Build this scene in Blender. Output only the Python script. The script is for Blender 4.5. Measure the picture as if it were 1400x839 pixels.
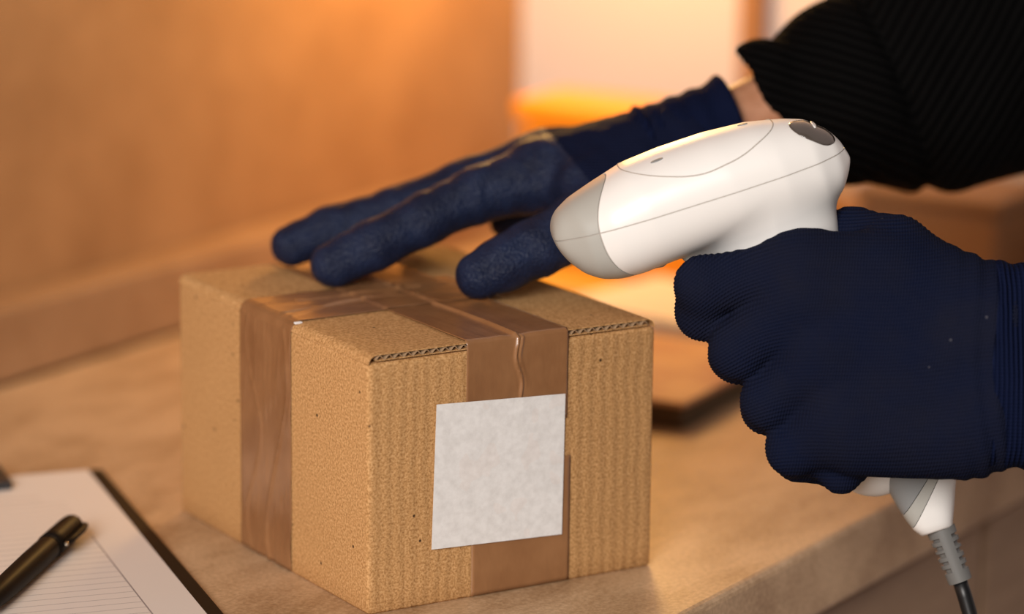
import bpy, bmesh, math, random
import numpy as np
from mathutils import Vector, Matrix, Euler

S = bpy.context.scene
for o in list(bpy.data.objects):
    bpy.data.objects.remove(o)
COL = S.collection
CT = 0.9                                   # height of the worktop surface

# ------------------------------------------------------------------ camera
CAM = np.array([-1.1226, -0.7828, 0.4504 + CT])
RX = np.array([0.53735, -0.84328, 0.01104])
UX = np.array([0.18270, 0.12918, 0.97465])
FX = np.array([0.82334, 0.52170, -0.22348])
FPX = 4552.83                              # focal length for a 1400 px wide frame
cd = bpy.data.cameras.new('camera')
cam = bpy.data.objects.new('camera', cd)
COL.objects.link(cam)
m = Matrix(((RX[0], UX[0], -FX[0], CAM[0]), (RX[1], UX[1], -FX[1], CAM[1]), (RX[2], UX[2], -FX[2], CAM[2]), (0, 0, 0, 1)))
cam.matrix_world = m
cd.sensor_width = 36
cd.lens = FPX / 1400 * 36
cd.clip_start = 0.05
cd.clip_end = 50
cd.dof.use_dof = True
cd.dof.focus_distance = 1.44
cd.dof.aperture_fstop = 3.4
S.camera = cam

# ------------------------------------------------------------------ world, lamps, exposure
S.view_settings.view_transform = 'Standard'
S.view_settings.look = 'None'
S.view_settings.gamma = 1
S.view_settings.exposure = 0.0
W = bpy.data.worlds.new('world')
S.world = W
W.use_nodes = True
W.node_tree.nodes['Background'].inputs[0].default_value = (1.0, 0.80, 0.62, 1)
W.node_tree.nodes['Background'].inputs[1].default_value = 0.09


def area_light(name, loc, target, size, power, color):
    d = bpy.data.lights.new(name, 'AREA')
    d.shape = 'RECTANGLE'
    d.size, d.size_y = size
    d.energy = power
    d.color = color
    o = bpy.data.objects.new(name, d)
    COL.objects.link(o)
    o.location = loc
    o.rotation_euler = (Vector(target) - Vector(loc)).to_track_quat('-Z', 'Y').to_euler()
    return o


def point_light(name, loc, power, color, radius):
    d = bpy.data.lights.new(name, 'POINT')
    d.energy = power
    d.color = color
    d.shadow_soft_size = radius
    o = bpy.data.objects.new(name, d)
    COL.objects.link(o)
    o.location = loc
    return o


area_light('assumed_front_light', (-2.5, -0.85, CT + 1.2), (0.1, 0.05, CT), (1.0, 1.2), 92, (1.0, 0.94, 0.89))  # assumed soft front light from camera left; no window is built
point_light('assumed_counter_lamp', (0.625, 0.310, CT + 0.325), 4.9, (1.0, 0.55, 0.15), 0.05)  # assumed warm lamp out of view near the back wall; no fixture built


# ------------------------------------------------------------------ node helpers
def mat(name, base, rough=0.6, metal=0.0, spec=0.5, coat=0.0, coat_rough=0.1, sheen=0.0):
    M = bpy.data.materials.new(name)
    M.use_nodes = True
    b = M.node_tree.nodes['Principled BSDF']
    b.inputs['Base Color'].default_value = (*base, 1)
    b.inputs['Roughness'].default_value = rough
    b.inputs['Metallic'].default_value = metal
    b.inputs['Specular IOR Level'].default_value = spec
    b.inputs['Coat Weight'].default_value = coat
    b.inputs['Coat Roughness'].default_value = coat_rough
    b.inputs['Sheen Weight'].default_value = sheen
    return M


class G:
    """small node-graph writer on one material"""
    def __init__(self, M):
        self.t = M.node_tree
        self.b = self.t.nodes['Principled BSDF']

    def n(self, kind, **kw):
        x = self.t.nodes.new(kind)
        for k, v in kw.items():
            setattr(x, k, v)
        return x

    def l(self, a, b):
        self.t.links.new(a, b)

    def coords(self, scale=(1, 1, 1), rot=(0, 0, 0), which='Object'):
        tc = self.n('ShaderNodeTexCoord')
        mp = self.n('ShaderNodeMapping')
        mp.inputs['Scale'].default_value = scale
        mp.inputs['Rotation'].default_value = rot
        self.l(tc.outputs[which], mp.inputs[0])
        return mp.outputs[0]

    def noise(self, vec, scale, detail=4, rough=0.6):
        x = self.n('ShaderNodeTexNoise')
        x.inputs['Scale'].default_value = scale
        x.inputs['Detail'].default_value = detail
        x.inputs['Roughness'].default_value = rough
        self.l(vec, x.inputs['Vector'])
        return x.outputs['Fac']

    def wave(self, vec, scale, axis='Y', dist=0.0, dscale=1.0, profile='SIN'):
        x = self.n('ShaderNodeTexWave', bands_direction=axis, wave_profile=profile)
        x.inputs['Scale'].default_value = scale
        x.inputs['Distortion'].default_value = dist
        x.inputs['Detail'].default_value = 1
        x.inputs['Detail Scale'].default_value = dscale
        self.l(vec, x.inputs['Vector'])
        return x.outputs['Fac']

    def ramp(self, fac, stops):
        r = self.n('ShaderNodeValToRGB')
        el = r.color_ramp.elements
        while len(el) < len(stops):
            el.new(0.5)
        for e, (p, c) in zip(el, stops):
            e.position = p
            e.color = (*c, 1) if len(c) == 3 else c
        self.l(fac, r.inputs[0])
        return r.outputs[0]

    def mix(self, fac, a, b, mode='MIX'):
        x = self.n('ShaderNodeMix', data_type='RGBA', blend_type=mode)
        for sock, v in ((x.inputs[0], fac), (x.inputs[6], a), (x.inputs[7], b)):
            if hasattr(v, 'is_linked'):
                self.l(v, sock)
            elif isinstance(v, (int, float)):
                sock.default_value = v
            else:
                sock.default_value = (*v, 1)
        return x.outputs[2]

    def math(self, op, a, b=0.0, c=0.0):
        x = self.n('ShaderNodeMath', operation=op)
        for i, v in enumerate((a, b, c)):
            if hasattr(v, 'is_linked'):
                self.l(v, x.inputs[i])
            else:
                x.inputs[i].default_value = v
        return x.outputs[0]

    def bump(self, height, strength, dist, prev=None):
        x = self.n('ShaderNodeBump')
        x.inputs['Strength'].default_value = strength
        x.inputs['Distance'].default_value = dist
        self.l(height, x.inputs['Height'])
        if prev is not None:
            self.l(prev, x.inputs['Normal'])
        return x.outputs[0]

    def color(self, c):
        self.l(c, self.b.inputs['Base Color'])

    def rough(self, c):
        self.l(c, self.b.inputs['Roughness'])

    def normal(self, c):
        self.l(c, self.b.inputs['Normal'])


# ------------------------------------------------------------------ materials
def kraft(name, base, dark, light, ribs=None, ribstr=0.25):
    M = mat(name, base, 0.78, spec=0.25)
    g = G(M)
    v = g.coords()
    f1 = g.noise(v, 900, 5, 0.7)
    f2 = g.noise(v, 26, 3)
    c = g.ramp(f1, [(0.37, dark), (0.5, base), (0.63, light)])
    c = g.mix(g.math('MULTIPLY', f2, 0.3), c, dark)
    vo = g.n('ShaderNodeTexVoronoi')
    vo.inputs['Scale'].default_value = 95
    g.l(v, vo.inputs['Vector'])
    spot = g.ramp(vo.outputs['Distance'], [(0.0, (1, 1, 1)), (0.055, (1, 1, 1)), (0.085, (0, 0, 0))])
    spot = g.math('MULTIPLY', spot, g.math('GREATER_THAN', g.noise(v, 40, 0), 0.41))
    c = g.mix(spot, c, (0.05, 0.025, 0.01))
    g.color(c)
    n = g.bump(f1, 0.25, 0.0003)
    if ribs:
        w = g.wave(v, ribs, 'X', 3.0, 0.8)
        n = g.bump(w, ribstr, 0.0006, n)
    g.normal(n)
    return M


M_kraft = kraft('kraft_cardboard', (0.57, 0.315, 0.125), (0.33, 0.165, 0.055), (0.74, 0.45, 0.21))
M_kraft_rib = kraft('ribbed_kraft_cardboard', (0.52, 0.285, 0.112), (0.29, 0.145, 0.05), (0.68, 0.41, 0.19), 52, 0.35)
M_kraft_edge = mat('cut_cardboard_edge', (0.42, 0.27, 0.15), 0.9)

M_tape = mat('brown_packing_tape', (0.27, 0.125, 0.05), 0.32, spec=0.5, coat=0.35, coat_rough=0.18)
g = G(M_tape)
v = g.coords()
f = g.noise(v, 35, 3)
g.color(g.ramp(f, [(0.3, (0.235, 0.105, 0.042)), (0.7, (0.32, 0.155, 0.066))]))
n = g.bump(g.noise(g.coords((60, 60, 22)), 1.6, 3), 0.35, 0.0012)
g.normal(n)

M_label = mat('white_label_paper', (0.80, 0.79, 0.78), 0.7, spec=0.3)
g = G(M_label)
v = g.coords()
f = g.noise(v, 260, 5)
f2 = g.noise(v, 45, 2)
c = g.ramp(f, [(0.3, (0.70, 0.69, 0.68)), (0.65, (0.82, 0.815, 0.81))])
g.color(g.mix(g.math('MULTIPLY', g.math('GREATER_THAN', f2, 0.6), 0.12), c, (0.80, 0.62, 0.54)))
g.normal(g.bump(f2, 0.25, 0.0006))


def stone_mat(name, base, dark, light, rough=0.42):
    M = mat(name, base, rough)
    g = G(M)
    v = g.coords()
    f = g.noise(v, 420, 6, 0.75)
    f2 = g.noise(g.coords((1, 2.2, 1)), 16, 5, 0.65)
    c = g.ramp(f, [(0.38, dark), (0.5, base), (0.62, light)])
    c2 = g.ramp(f2, [(0.35, dark), (0.6, light)])
    g.color(g.mix(0.5, c, c2))
    g.normal(g.bump(f, 0.12, 0.0004))
    return M


M_stone = stone_mat('tan_stone', (0.47, 0.295, 0.16), (0.29, 0.165, 0.078), (0.66, 0.455, 0.275))
M_tile = stone_mat('terracotta_stone', (0.36, 0.20, 0.095), (0.29, 0.15, 0.068), (0.43, 0.25, 0.13), 0.55)

M_wall = mat('warm_plaster', (0.42, 0.24, 0.115), 0.7)
g = G(M_wall)
v = g.coords()
g.color(g.ramp(g.noise(v, 14, 5), [(0.3, (0.32, 0.16, 0.062)), (0.7, (0.44, 0.235, 0.10))]))
g.normal(g.bump(g.noise(v, 60, 4), 0.1, 0.002))
M_white_wall = mat('white_paint', (0.50, 0.46, 0.48), 0.6)
M_brown_trim = mat('brown_wood_trim', (0.24, 0.12, 0.05), 0.5)
M_orange = mat('orange_plastic', (0.85, 0.30, 0.01), 0.4)
M_yellow = mat('yellow_card', (0.80, 0.45, 0.06), 0.6)
M_wood = mat('cabinet_wood', (0.33, 0.215, 0.13), 0.55)
g = G(M_wood)
v = g.coords((3, 1, 14))
g.color(g.ramp(g.noise(v, 5, 5), [(0.3, (0.27, 0.17, 0.10)), (0.7, (0.38, 0.25, 0.155))]))
M_cabinet_dark = mat('dark_gap', (0.05, 0.035, 0.025), 0.8)
M_floor = mat('floor_tiles', (0.30, 0.2, 0.13), 0.5)

M_white_plastic = mat('white_plastic', (0.86, 0.85, 0.83), 0.34, spec=0.45)
M_grey_plastic = mat('grey_plastic', (0.43, 0.43, 0.40), 0.4, spec=0.45)
M_dgrey_plastic = mat('dark_grey_plastic', (0.25, 0.26, 0.265), 0.45)
M_boot = mat('boot_rubber', (0.155, 0.155, 0.15), 0.5)
M_cable = mat('black_cable', (0.008, 0.008, 0.009), 0.4)
M_lens = mat('smoked_lens', (0.085, 0.07, 0.06), 0.12, spec=0.6)
M_seam = mat('seam_shadow_line', (0.45, 0.41, 0.37), 0.7)


def knit_mat(name, base, hi, scale, rough=0.75, ribstr=0.9, sheen=0.0, axis='Y', cross=None, tilt=0.0):
    M = mat(name, base, rough, spec=0.02, sheen=sheen)
    M.node_tree.nodes['Principled BSDF'].inputs['Sheen Tint'].default_value = (0.35, 0.42, 0.75, 1)
    g = G(M)
    v = g.coords((1, 1, 1), (0, 0, tilt))
    w = g.wave(v, scale, axis, 1.5, 0.35)
    f = g.noise(v, 800, 3)
    f2 = g.noise(v, 24, 3)
    c = g.mix(g.math('MULTIPLY', w, 0.55), base, hi)
    c = g.mix(g.math('MULTIPLY', f2, 0.5), c, base)
    g.color(c)
    n = g.bump(w, ribstr, 0.0011)
    if cross:
        w2 = g.wave(v, cross, 'X' if axis == 'Y' else 'Y', 1.0, 0.5)
        n = g.bump(w2, 0.35, 0.0004, n)
    n = g.bump(f, 0.3, 0.0003, n)
    g.normal(n)
    return M


M_knit = mat('navy_knit', (0.010, 0.013, 0.031), 0.9, spec=0.04)
g = G(M_knit)
v = g.coords()
f2 = g.noise(v, 30, 4)
f = g.noise(v, 900, 3)
c = g.ramp(f2, [(0.3, (0.0042, 0.0074, 0.025)), (0.7, (0.0085, 0.0100, 0.0215))])
vo = g.n('ShaderNodeTexVoronoi')
vo.inputs['Scale'].default_value = 70
g.l(v, vo.inputs['Vector'])
lint = g.math('MULTIPLY', g.math('LESS_THAN', vo.outputs['Distance'], 0.045), g.math('GREATER_THAN', g.noise(v, 33, 0), 0.55))
at = g.n('ShaderNodeAttribute', attribute_name='rib')
c = g.mix(g.math('MULTIPLY', at.outputs['Fac'], 0.6), c, (0.0125, 0.0155, 0.035))
g.color(g.mix(g.math('MULTIPLY', lint, 0.5), c, (0.09, 0.09, 0.11)))
n = g.bump(g.wave(g.coords((1, 1, 1), (0, 0, 0.15)), 260, 'X', 1.5, 0.5), 0.5, 0.0005)
g.normal(g.bump(f, 0.4, 0.0004, n))
M_knit_far = knit_mat('navy_knit_back', (0.0055, 0.008, 0.024), (0.012, 0.016, 0.044), 230, cross=240, ribstr=0.5)
M_knit_cuff = knit_mat('navy_knit_cuff', (0.0045, 0.0075, 0.026), (0.012, 0.018, 0.058), 150, axis='X', cross=200)
M_black_knit = knit_mat('black_sweater_knit', (0.0018, 0.0017, 0.0018), (0.008, 0.0077, 0.0077), 70, 0.95, 0.9, 0.0, cross=120, tilt=0.3)
M_black_knit.node_tree.nodes['Principled BSDF'].inputs['Sheen Tint'].default_value = (0.5, 0.5, 0.5, 1)

M_black_knit_up = knit_mat('black_sweater_knit_upper', (0.0018, 0.0017, 0.0018), (0.008, 0.0077, 0.0077), 62, 0.95, 0.9, 0.0, cross=110, tilt=-1.05)

M_coat = mat('navy_coated_glove', (0.0095, 0.015, 0.042), 0.5, spec=0.19)
M_coat.node_tree.nodes['Principled BSDF'].inputs['Sheen Tint'].default_value = (0.4, 0.5, 0.8, 1)
g = G(M_coat)
v = g.coords()
vo = g.n('ShaderNodeTexVoronoi')
vo.inputs['Scale'].default_value = 800
g.l(v, vo.inputs['Vector'])
f2 = g.noise(v, 70, 4)
g.color(g.ramp(f2, [(0.3, (0.0055, 0.009, 0.027)), (0.7, (0.0115, 0.020, 0.055))]))
n = g.bump(vo.outputs['Distance'], 0.8, 0.0007)
g.normal(g.bump(f2, 0.3, 0.002, n))

M_skin = mat('skin', (0.58, 0.31, 0.20), 0.5)
g = G(M_skin)
g.b.inputs['Subsurface Weight'].default_value = 0.12
g.b.inputs['Subsurface Radius'].default_value = (0.008, 0.003, 0.0015)
f = g.noise(g.coords(), 160, 5)
g.color(g.ramp(f, [(0.3, (0.40, 0.175, 0.09)), (0.7, (0.50, 0.245, 0.14))]))
g.normal(g.bump(f, 0.2, 0.0008))

M_pen = mat('black_pen_lacquer', (0.008, 0.006, 0.005), 0.45, spec=0.05)
M_pen_metal = mat('pen_chrome', (0.55, 0.5, 0.42), 0.25, metal=1.0)
M_board = mat('dark_brown_board', (0.022, 0.012, 0.006), 0.6, spec=0.12)
M_clip = mat('black_clip_metal', (0.02, 0.022, 0.025), 0.35, spec=0.5)
M_book_cover = mat('tan_book_cover', (0.60, 0.36, 0.20), 0.6)
g = G(M_book_cover)
f = g.noise(g.coords(), 20, 2)
g.color(g.ramp(f, [(0.42, (0.62, 0.37, 0.2)), (0.62, (0.48, 0.24, 0.15))]))
M_book_edge = mat('dark_book_side', (0.10, 0.065, 0.03), 0.7)
M_sheet = mat('loose_sheet_paper', (0.80, 0.74, 0.68), 0.7)


# ------------------------------------------------------------------ object helpers
def link(name, me, material=None, parent=None, loc=None, smooth=False):
    o = bpy.data.objects.new(name, me)
    COL.objects.link(o)
    if material is not None:
        me.materials.clear()
        me.materials.append(material)
    if smooth:
        me.polygons.foreach_set('use_smooth', [True] * len(me.polygons))
    if parent is not None:
        o.parent = parent
    if loc is not None:
        o.location = loc
    return o


def tag(o, label=None, cat=None, group=None, kind=None):
    for k, v in (('label', label), ('category', cat), ('group', group), ('kind', kind)):
        if v:
            o[k] = v
    return o


def empty(name, loc=(0, 0, 0), rot=(0, 0, 0)):
    o = bpy.data.objects.new(name, None)
    COL.objects.link(o)
    o.empty_display_size = 0.02
    o.location = loc
    o.rotation_euler = rot
    return o


def from_py(name, verts, faces):
    me = bpy.data.meshes.new(name)
    me.from_pydata([tuple(v) for v in verts], [], [tuple(f) for f in faces])
    me.update()
    return me


def bm_mesh(name, bm):
    bmesh.ops.recalc_face_normals(bm, faces=bm.faces)
    me = bpy.data.meshes.new(name)
    bm.to_mesh(me)
    bm.free()
    return me


def box_mesh(name, x0, x1, y0, y1, z0, z1, bevel=0.0, seg=2):
    bm = bmesh.new()
    bmesh.ops.create_cube(bm, size=1)
    for v in bm.verts:
        v.co = Vector(((x0 + x1) / 2 + v.co.x * (x1 - x0), (y0 + y1) / 2 + v.co.y * (y1 - y0), (z0 + z1) / 2 + v.co.z * (z1 - z0)))
    if bevel:
        bmesh.ops.bevel(bm, geom=bm.edges[:], offset=bevel, segments=seg, affect='EDGES', profile=0.5)
    return bm_mesh(name, bm)


def box(name, dims, material, parent=None, bevel=0.0, seg=2):
    return link(name, box_mesh(name, *dims, bevel, seg), material, parent)


def tube_mesh(name, pts, radii, n=20, caps=True):
    pts = [Vector(p) for p in pts]
    if not hasattr(radii, '__len__'):
        radii = [radii] * len(pts)
    verts, faces = [], []
    up = Vector((0.123, 0.456, 0.881)).normalized()
    for i, p in enumerate(pts):
        t = (pts[min(i + 1, len(pts) - 1)] - pts[max(i - 1, 0)]).normalized()
        a = (up - t * up.dot(t)).normalized()
        up = a
        b = t.cross(a)
        for k in range(n):
            th = 2 * math.pi * k / n
            verts.append(p + (a * math.cos(th) + b * math.sin(th)) * radii[i])
    for i in range(len(pts) - 1):
        for k in range(n):
            k2 = (k + 1) % n
            faces.append((i * n + k, i * n + k2, (i + 1) * n + k2, (i + 1) * n + k))
    if caps:
        faces.append(tuple(reversed(range(n))))
        faces.append(tuple(range((len(pts) - 1) * n, len(pts) * n)))
    return from_py(name, verts, faces)


def grid_mesh(name, P):
    """P: array (rows, cols, 3) -> quad sheet"""
    r, c = P.shape[:2]
    faces = [(i * c + j, i * c + j + 1, (i + 1) * c + j + 1, (i + 1) * c + j) for i in range(r - 1) for j in range(c - 1)]
    return from_py(name, P.reshape(-1, 3), faces)


# ------------------------------------------------------------------ the room
def struct(o, kind='structure'):
    o['kind'] = kind
    return o


WX = 0.79                                     # right hand wall
struct(box('floor', (-3.0, 1.0, -3.2, 0.6, -0.05, 0.0), M_floor))
struct(box('wall_back', (-3.0, WX + 0.1, 0.424, 0.52, 0.0, 2.6), M_wall))
struct(box('wall_right', (WX, WX + 0.1, -3.2, 0.424, 0.0, 2.6), M_white_wall))
struct(box('trim_1', (-1.6, WX, 0.394, 0.4235, CT, CT + 0.041), M_tile, bevel=0.002))        # stone upstand along the back wall
struct(box('trim_2', (WX - 0.028, WX - 0.0005, -0.10, 0.3935, CT, CT + 0.041), M_tile, bevel=0.002))
struct(box('trim_3', (WX - 0.012, WX - 0.0005, 0.232, 0.250, CT + 0.0415, CT + 0.75), M_brown_trim, bevel=0.002))  # upright brown batten

wt = box('worktop', (-1.6, WX - 0.001, -0.112, 0.3935, CT - 0.036, CT), M_stone, bevel=0.0035, seg=3)
tag(wt, 'long tan speckled stone worktop carrying the box and clipboard', 'worktop')

cab = empty('base_cabinet', (0, 0, 0))
tag(cab, 'brown wooden base cabinet below the front edge of the worktop', 'cabinet')
box('carcass', (-1.55, WX - 0.01, -0.078, 0.38, 0.08, CT - 0.0365), M_cabinet_dark, cab)
box('plinth', (-1.55, WX - 0.01, -0.05, 0.36, 0.0005, 0.0795), M_cabinet_dark, cab)
for i, x0 in enumerate((-1.548, -0.998, -0.448, 0.102)):
    x1 = x0 + 0.545 if i < 3 else 0.425
    box('drawer_front', (x0, x1, -0.096, -0.0785, CT - 0.20, CT - 0.046), M_wood, cab, bevel=0.002)
    box('door', (x0, x1, -0.096, -0.0785, 0.09, CT - 0.206), M_wood, cab, bevel=0.002)
box('end_door', (0.43, WX - 0.012, -0.096, -0.0785, 0.09, CT - 0.046), M_wood, cab, bevel=0.002)

# ------------------------------------------------------------------ the carton
BW, BD, BH = 0.1463, 0.1831, 0.115
carton = empty('cardboard_box', (0, 0, CT), (0, 0, -math.radians(26)))
tag(carton, 'brown cardboard parcel box sealed with brown tape, blank white label on its front', 'box')


def rounded_outline(x0, x1, y0, y1, r, seg):
    out = []
    for cx, cy, a0 in ((x1 - r, y1 - r, 0), (x0 + r, y1 - r, 90), (x0 + r, y0 + r, 180), (x1 - r, y0 + r, 270)):
        for k in range(seg + 1):
            a = math.radians(a0 + 90 * k / seg)
            out.append((cx + r * math.cos(a), cy + r * math.sin(a)))
    return out


# body: four walls with folded corners, rounded shoulder to the inner flaps
rings = [(0.0, 0.0016), (0.0, 0.0)]
prof = [(0.0008, 0.0), (0.0, 0.0012)] + [(0.0, z) for z in np.linspace(0.01, 0.108, 12)]
prof += [(0.0022 * (1 - math.cos(a)), 0.109 + 0.0022 * math.sin(a)) for a in np.linspace(0.15, math.pi / 2, 5)]
verts, faces = [], []
nseg = None
for ins, z in prof:
    o2 = rounded_outline(ins, BW - ins, ins, BD - ins, 0.0022, 4)
    nseg = len(o2)
    verts += [(x, y, z) for x, y in o2]
for i in range(len(prof) - 1):
    for k in range(nseg):
        k2 = (k + 1) % nseg
        faces.append((i * nseg + k, i * nseg + k2, (i + 1) * nseg + k2, (i + 1) * nseg + k))
faces.append(tuple(reversed(range(nseg))))
faces.append(tuple(range((len(prof) - 1) * nseg, len(prof) * nseg)))
me = from_py('body', verts, faces)
body = link('carton_walls', me, None, carton, smooth=True)
me.materials.append(M_kraft)
me.materials.append(M_kraft_rib)
for p in me.polygons:
    if abs(p.normal.y) > 0.8:
        p.material_index = 1
    p.use_smooth = abs(p.normal.z) < 0.9


def flap(x_hinge, x_end, name='top_flap'):
    sg = 1 if x_end > x_hinge else -1
    L = abs(x_end - x_hinge)
    r = 0.0042
    y0, y1 = 0.0004, BD - 0.0004
    outer = [(r * (1 - math.cos(a)), BH - r + r * math.sin(a)) for a in np.linspace(0, math.pi / 2, 7)]
    outer += [(x, BH) for x in np.linspace(0.02, L, 6)]
    t = 0.0005
    inner = [(r - (r - t) * math.cos(a), BH - r + (r - t) * math.sin(a)) for a in np.linspace(0, math.pi / 2, 7)]
    inner += [(x, BH - t) for x in np.linspace(0.02, L, 6)]
    bm = bmesh.new()

    def strip(a, b):           # closed ribbon between two profiles, swept along y
        va = [[bm.verts.new((x_hinge + sg * x, y, z)) for x, z in pr] for pr in (a, b) for y in (y0, y1)]
        n = len(a)
        for i in range(n - 1):
            bm.faces.new((va[0][i], va[0][i + 1], va[1][i + 1], va[1][i]))
            bm.faces.new((va[2][i], va[3][i], va[3][i + 1], va[2][i + 1]))
            bm.faces.new((va[0][i], va[2][i], va[2][i + 1], va[0][i + 1]))
            bm.faces.new((va[1][i], va[1][i + 1], va[3][i + 1], va[3][i]))
        for i in (0, n - 1):
            bm.faces.new((va[0][i], va[1][i], va[3][i], va[2][i]))
    strip(outer, inner)
    xs = np.linspace(0.0042, L, 4)
    strip([(x, BH - 0.0026) for x in xs], [(x, BH - 0.0030) for x in xs])
    f_ = link(name, bm_mesh(name, bm), M_kraft, carton)
    # the wavy medium between the liners
    bm = bmesh.new()
    xs = np.linspace(0.004, L, 150)
    a = [(x, BH - 0.00155 + 0.0009 * math.sin(2 * math.pi * x / 0.0046)) for x in xs]
    b = [(x, z - 0.00028) for x, z in a]
    strip(a, b)
    c_ = link('corrugation', bm_mesh('corrugation', bm), M_kraft_edge, f_)
    return f_


flap(0.0, BW / 2 - 0.0006)
flap(BW, BW / 2 + 0.0006)

rng = np.random.default_rng(4)


def vnoise(x, y, seed=0):
    """smooth sum-of-sines noise in about -1..1"""
    r = np.random.default_rng(seed)
    s = 0
    for k in range(7):
        a, b, ph, am = r.normal(0, 1), r.normal(0, 1), r.uniform(0, 6.28), 1 / (1 + 0.35 * k)
        s = s + am * np.sin((a * x + b * y) * (1 + 0.6 * k) + ph)
    return s / 3


def path_sample(path, n):
    p = np.array(path, float)
    d = np.r_[0, np.cumsum(np.linalg.norm(np.diff(p, axis=0), axis=1))]
    t = np.linspace(0, d[-1], n)
    # keep the corner points
    t = np.unique(np.r_[t, d])
    q = np.stack([np.interp(t, d, p[:, i]) for i in range(p.shape[1])], 1)
    return q, t


def sheet(name, P, thick, material, parent, smooth=True):
    """thin sheet with thickness along +normal of the grid P"""
    me = grid_mesh(name, P)
    bm = bmesh.new()
    bm.from_mesh(me)
    bpy.data.meshes.remove(me)
    bmesh.ops.recalc_face_normals(bm, faces=bm.faces)
    bmesh.ops.solidify(bm, geom=bm.faces[:], thickness=thick)
    return link(name, bm_mesh(name, bm), material, parent, smooth=smooth)


# seam tape: front face -> over the flap edges -> along the seam -> down the back
path = [(-0.0004, 0.0754), (-0.0004, 0.100), (-0.0005, 0.1065), (-0.0007, 0.1110), (-0.0003, 0.1147), (0.0012, 0.1155)]
path += [(y, 0.1155) for y in np.linspace(0.004, BD - 0.002, 40)]
path += [(BD + 0.0004, 0.1142), (BD + 0.0004, 0.1), (BD + 0.0004, 0.075)]
q, t = path_sample(path, 130)
xs = np.unique(np.r_[np.linspace(0.0480, 0.0998, 48), np.linspace(0.069, 0.080, 26)])
P = np.zeros((len(q), len(xs), 3))
for i in range(len(q)):
    yy, zz = q[i]
    top = zz > 0.1153
    front = yy < 0.0015 and not top
    xx = xs.copy()
    dz = np.zeros_like(xx)
    dy = np.zeros_like(xx)
    seam_x = 0.0732
    if top:
        dz += 0.0011 * np.exp(-((xx - seam_x - 0.0006 * math.sin(yy * 60)) / 0.0011) ** 2)
        dz += 0.00035 * (0.5 + 0.5 * vnoise(xx * 160, np.full_like(xx, yy * 60), 3)) + 0.0002
        dz -= 0.0007 * np.exp(-((xx - seam_x + 0.0028) / 0.0016) ** 2) * 0.3
    else:
        u = max(0.0, (zz - 0.0885) / 0.026)
        if front and zz > 0.084:
            cx = seam_x + 0.0022 * (1 - min(u, 1)) + 0.0012 * math.sin(u * 7)
            dy -= 0.0010 * min(1, max(0, (zz - 0.084) / 0.006)) * np.exp(-((xx - cx) / 0.0007) ** 2)
            dy -= 0.0008 * max(0, u) * np.exp(-((xx - cx - 0.0022) / 0.0008) ** 2)
        if front:
            dy -= 0.00022 * (0.6 + 0.5 * vnoise(xx * 240, np.full_like(xx, zz * 130), 8))
            # pinch at the front lip
            dy += 0.0
    P[i, :, 0] = xx
    P[i, :, 1] = yy + dy
    P[i, :, 2] = zz + dz
sheet('tape_strip', P, 0.00006, M_tape, carton)

# second, lower strip that comes up from below the box
zz = np.linspace(0.0006, 0.058, 30)
xs = np.linspace(0.0513, 0.1020, 30)
P = np.zeros((30, 30, 3))
for i in range(30):
    P[i, :, 0] = xs
    P[i, :, 1] = -0.00025 - 0.00014 * (0.5 + 0.5 * vnoise(xs * 300, np.full(30, zz[i] * 90), 5))
    P[i, :, 2] = zz[i]
sheet('tape_strip', P, 0.00005, M_tape, carton)

# cross strip: up the left face and over the top across the seam
path = [(-0.0004, 0.0008)] + [(-0.0004, z) for z in np.linspace(0.008, 0.1108, 22)]
path += [(0.0006, 0.1136), (0.0022, 0.1150), (0.0045, 0.1156)] + [(x, 0.1156) for x in np.linspace(0.008, 0.108, 34)]
q, t = path_sample(path, 120)
ys = np.linspace(0.0698, 0.1190, 46)
P = np.zeros((len(q), 46, 3))
for i in range(len(q)):
    xx, zz = q[i]
    yy = ys
    d = 0.0007 * np.clip(vnoise(ys * 210, np.full(46, t[i] * 75), 12), 0, 1) + 0.0011 * np.exp(-((ys - 0.083 - 0.010 * math.sin(t[i] * 42 + 1.0)) / 0.0009) ** 2) + 0.0009 * np.exp(-((ys - 0.106 - 0.007 * math.sin(t[i] * 75 + 0.4)) / 0.0008) ** 2)
    if zz > 0.1152:
        d = d * 0.5 + 0.0009 * np.exp(-((ys - 0.094 - 0.16 * (xx - 0.05)) / 0.0012) ** 2) * (xx < 0.07) + 0.0009 * np.exp(-((ys - 0.104 + 0.02 * (xx - 0.05)) / 0.0014) ** 2) * (0.02 < xx < 0.085) 
        d = d + (0.0011 * np.exp(-((xx - 0.0732) / 0.0012) ** 2) + 0.0006 * (0.048 < xx < 0.0998))
        P[i] = np.stack([np.full(46, xx), yy, zz + d], 1)
    elif zz > 0.111:
        P[i] = np.stack([np.full(46, xx), yy, np.full(46, zz)], 1)
    else:
        P[i] = np.stack([xx - d, yy, np.full(46, zz)], 1)
sheet('tape_strip', P, 0.00005, M_tape, carton)

# blank label
c4 = np.array([[0.0306, 0.0253], [0.0974, 0.0224], [0.0982, 0.0866], [0.0327, 0.0899]])
n = 16
P = np.zeros((n, n, 3))
for i in range(n):
    for j in range(n):
        a, b = i / (n - 1), j / (n - 1)
        xz = (1 - a) * ((1 - b) * c4[0] + b * c4[1]) + a * ((1 - b) * c4[3] + b * c4[2])
        bulge = 0.0009 if 0.047 < xz[0] < 0.1005 else 0.0006
        P[i, j] = (xz[0], -0.0013 - 0.0007 * math.exp(-((xz[0] - 0.0755) / 0.0012) ** 2) * max(0, (xz[1] - 0.07) / 0.02) * 0.5, xz[1])
lb = sheet('shipping_label', P, 0.0001, M_label, carton, smooth=False)
lb['label'] = 'blank white paper label'
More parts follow.
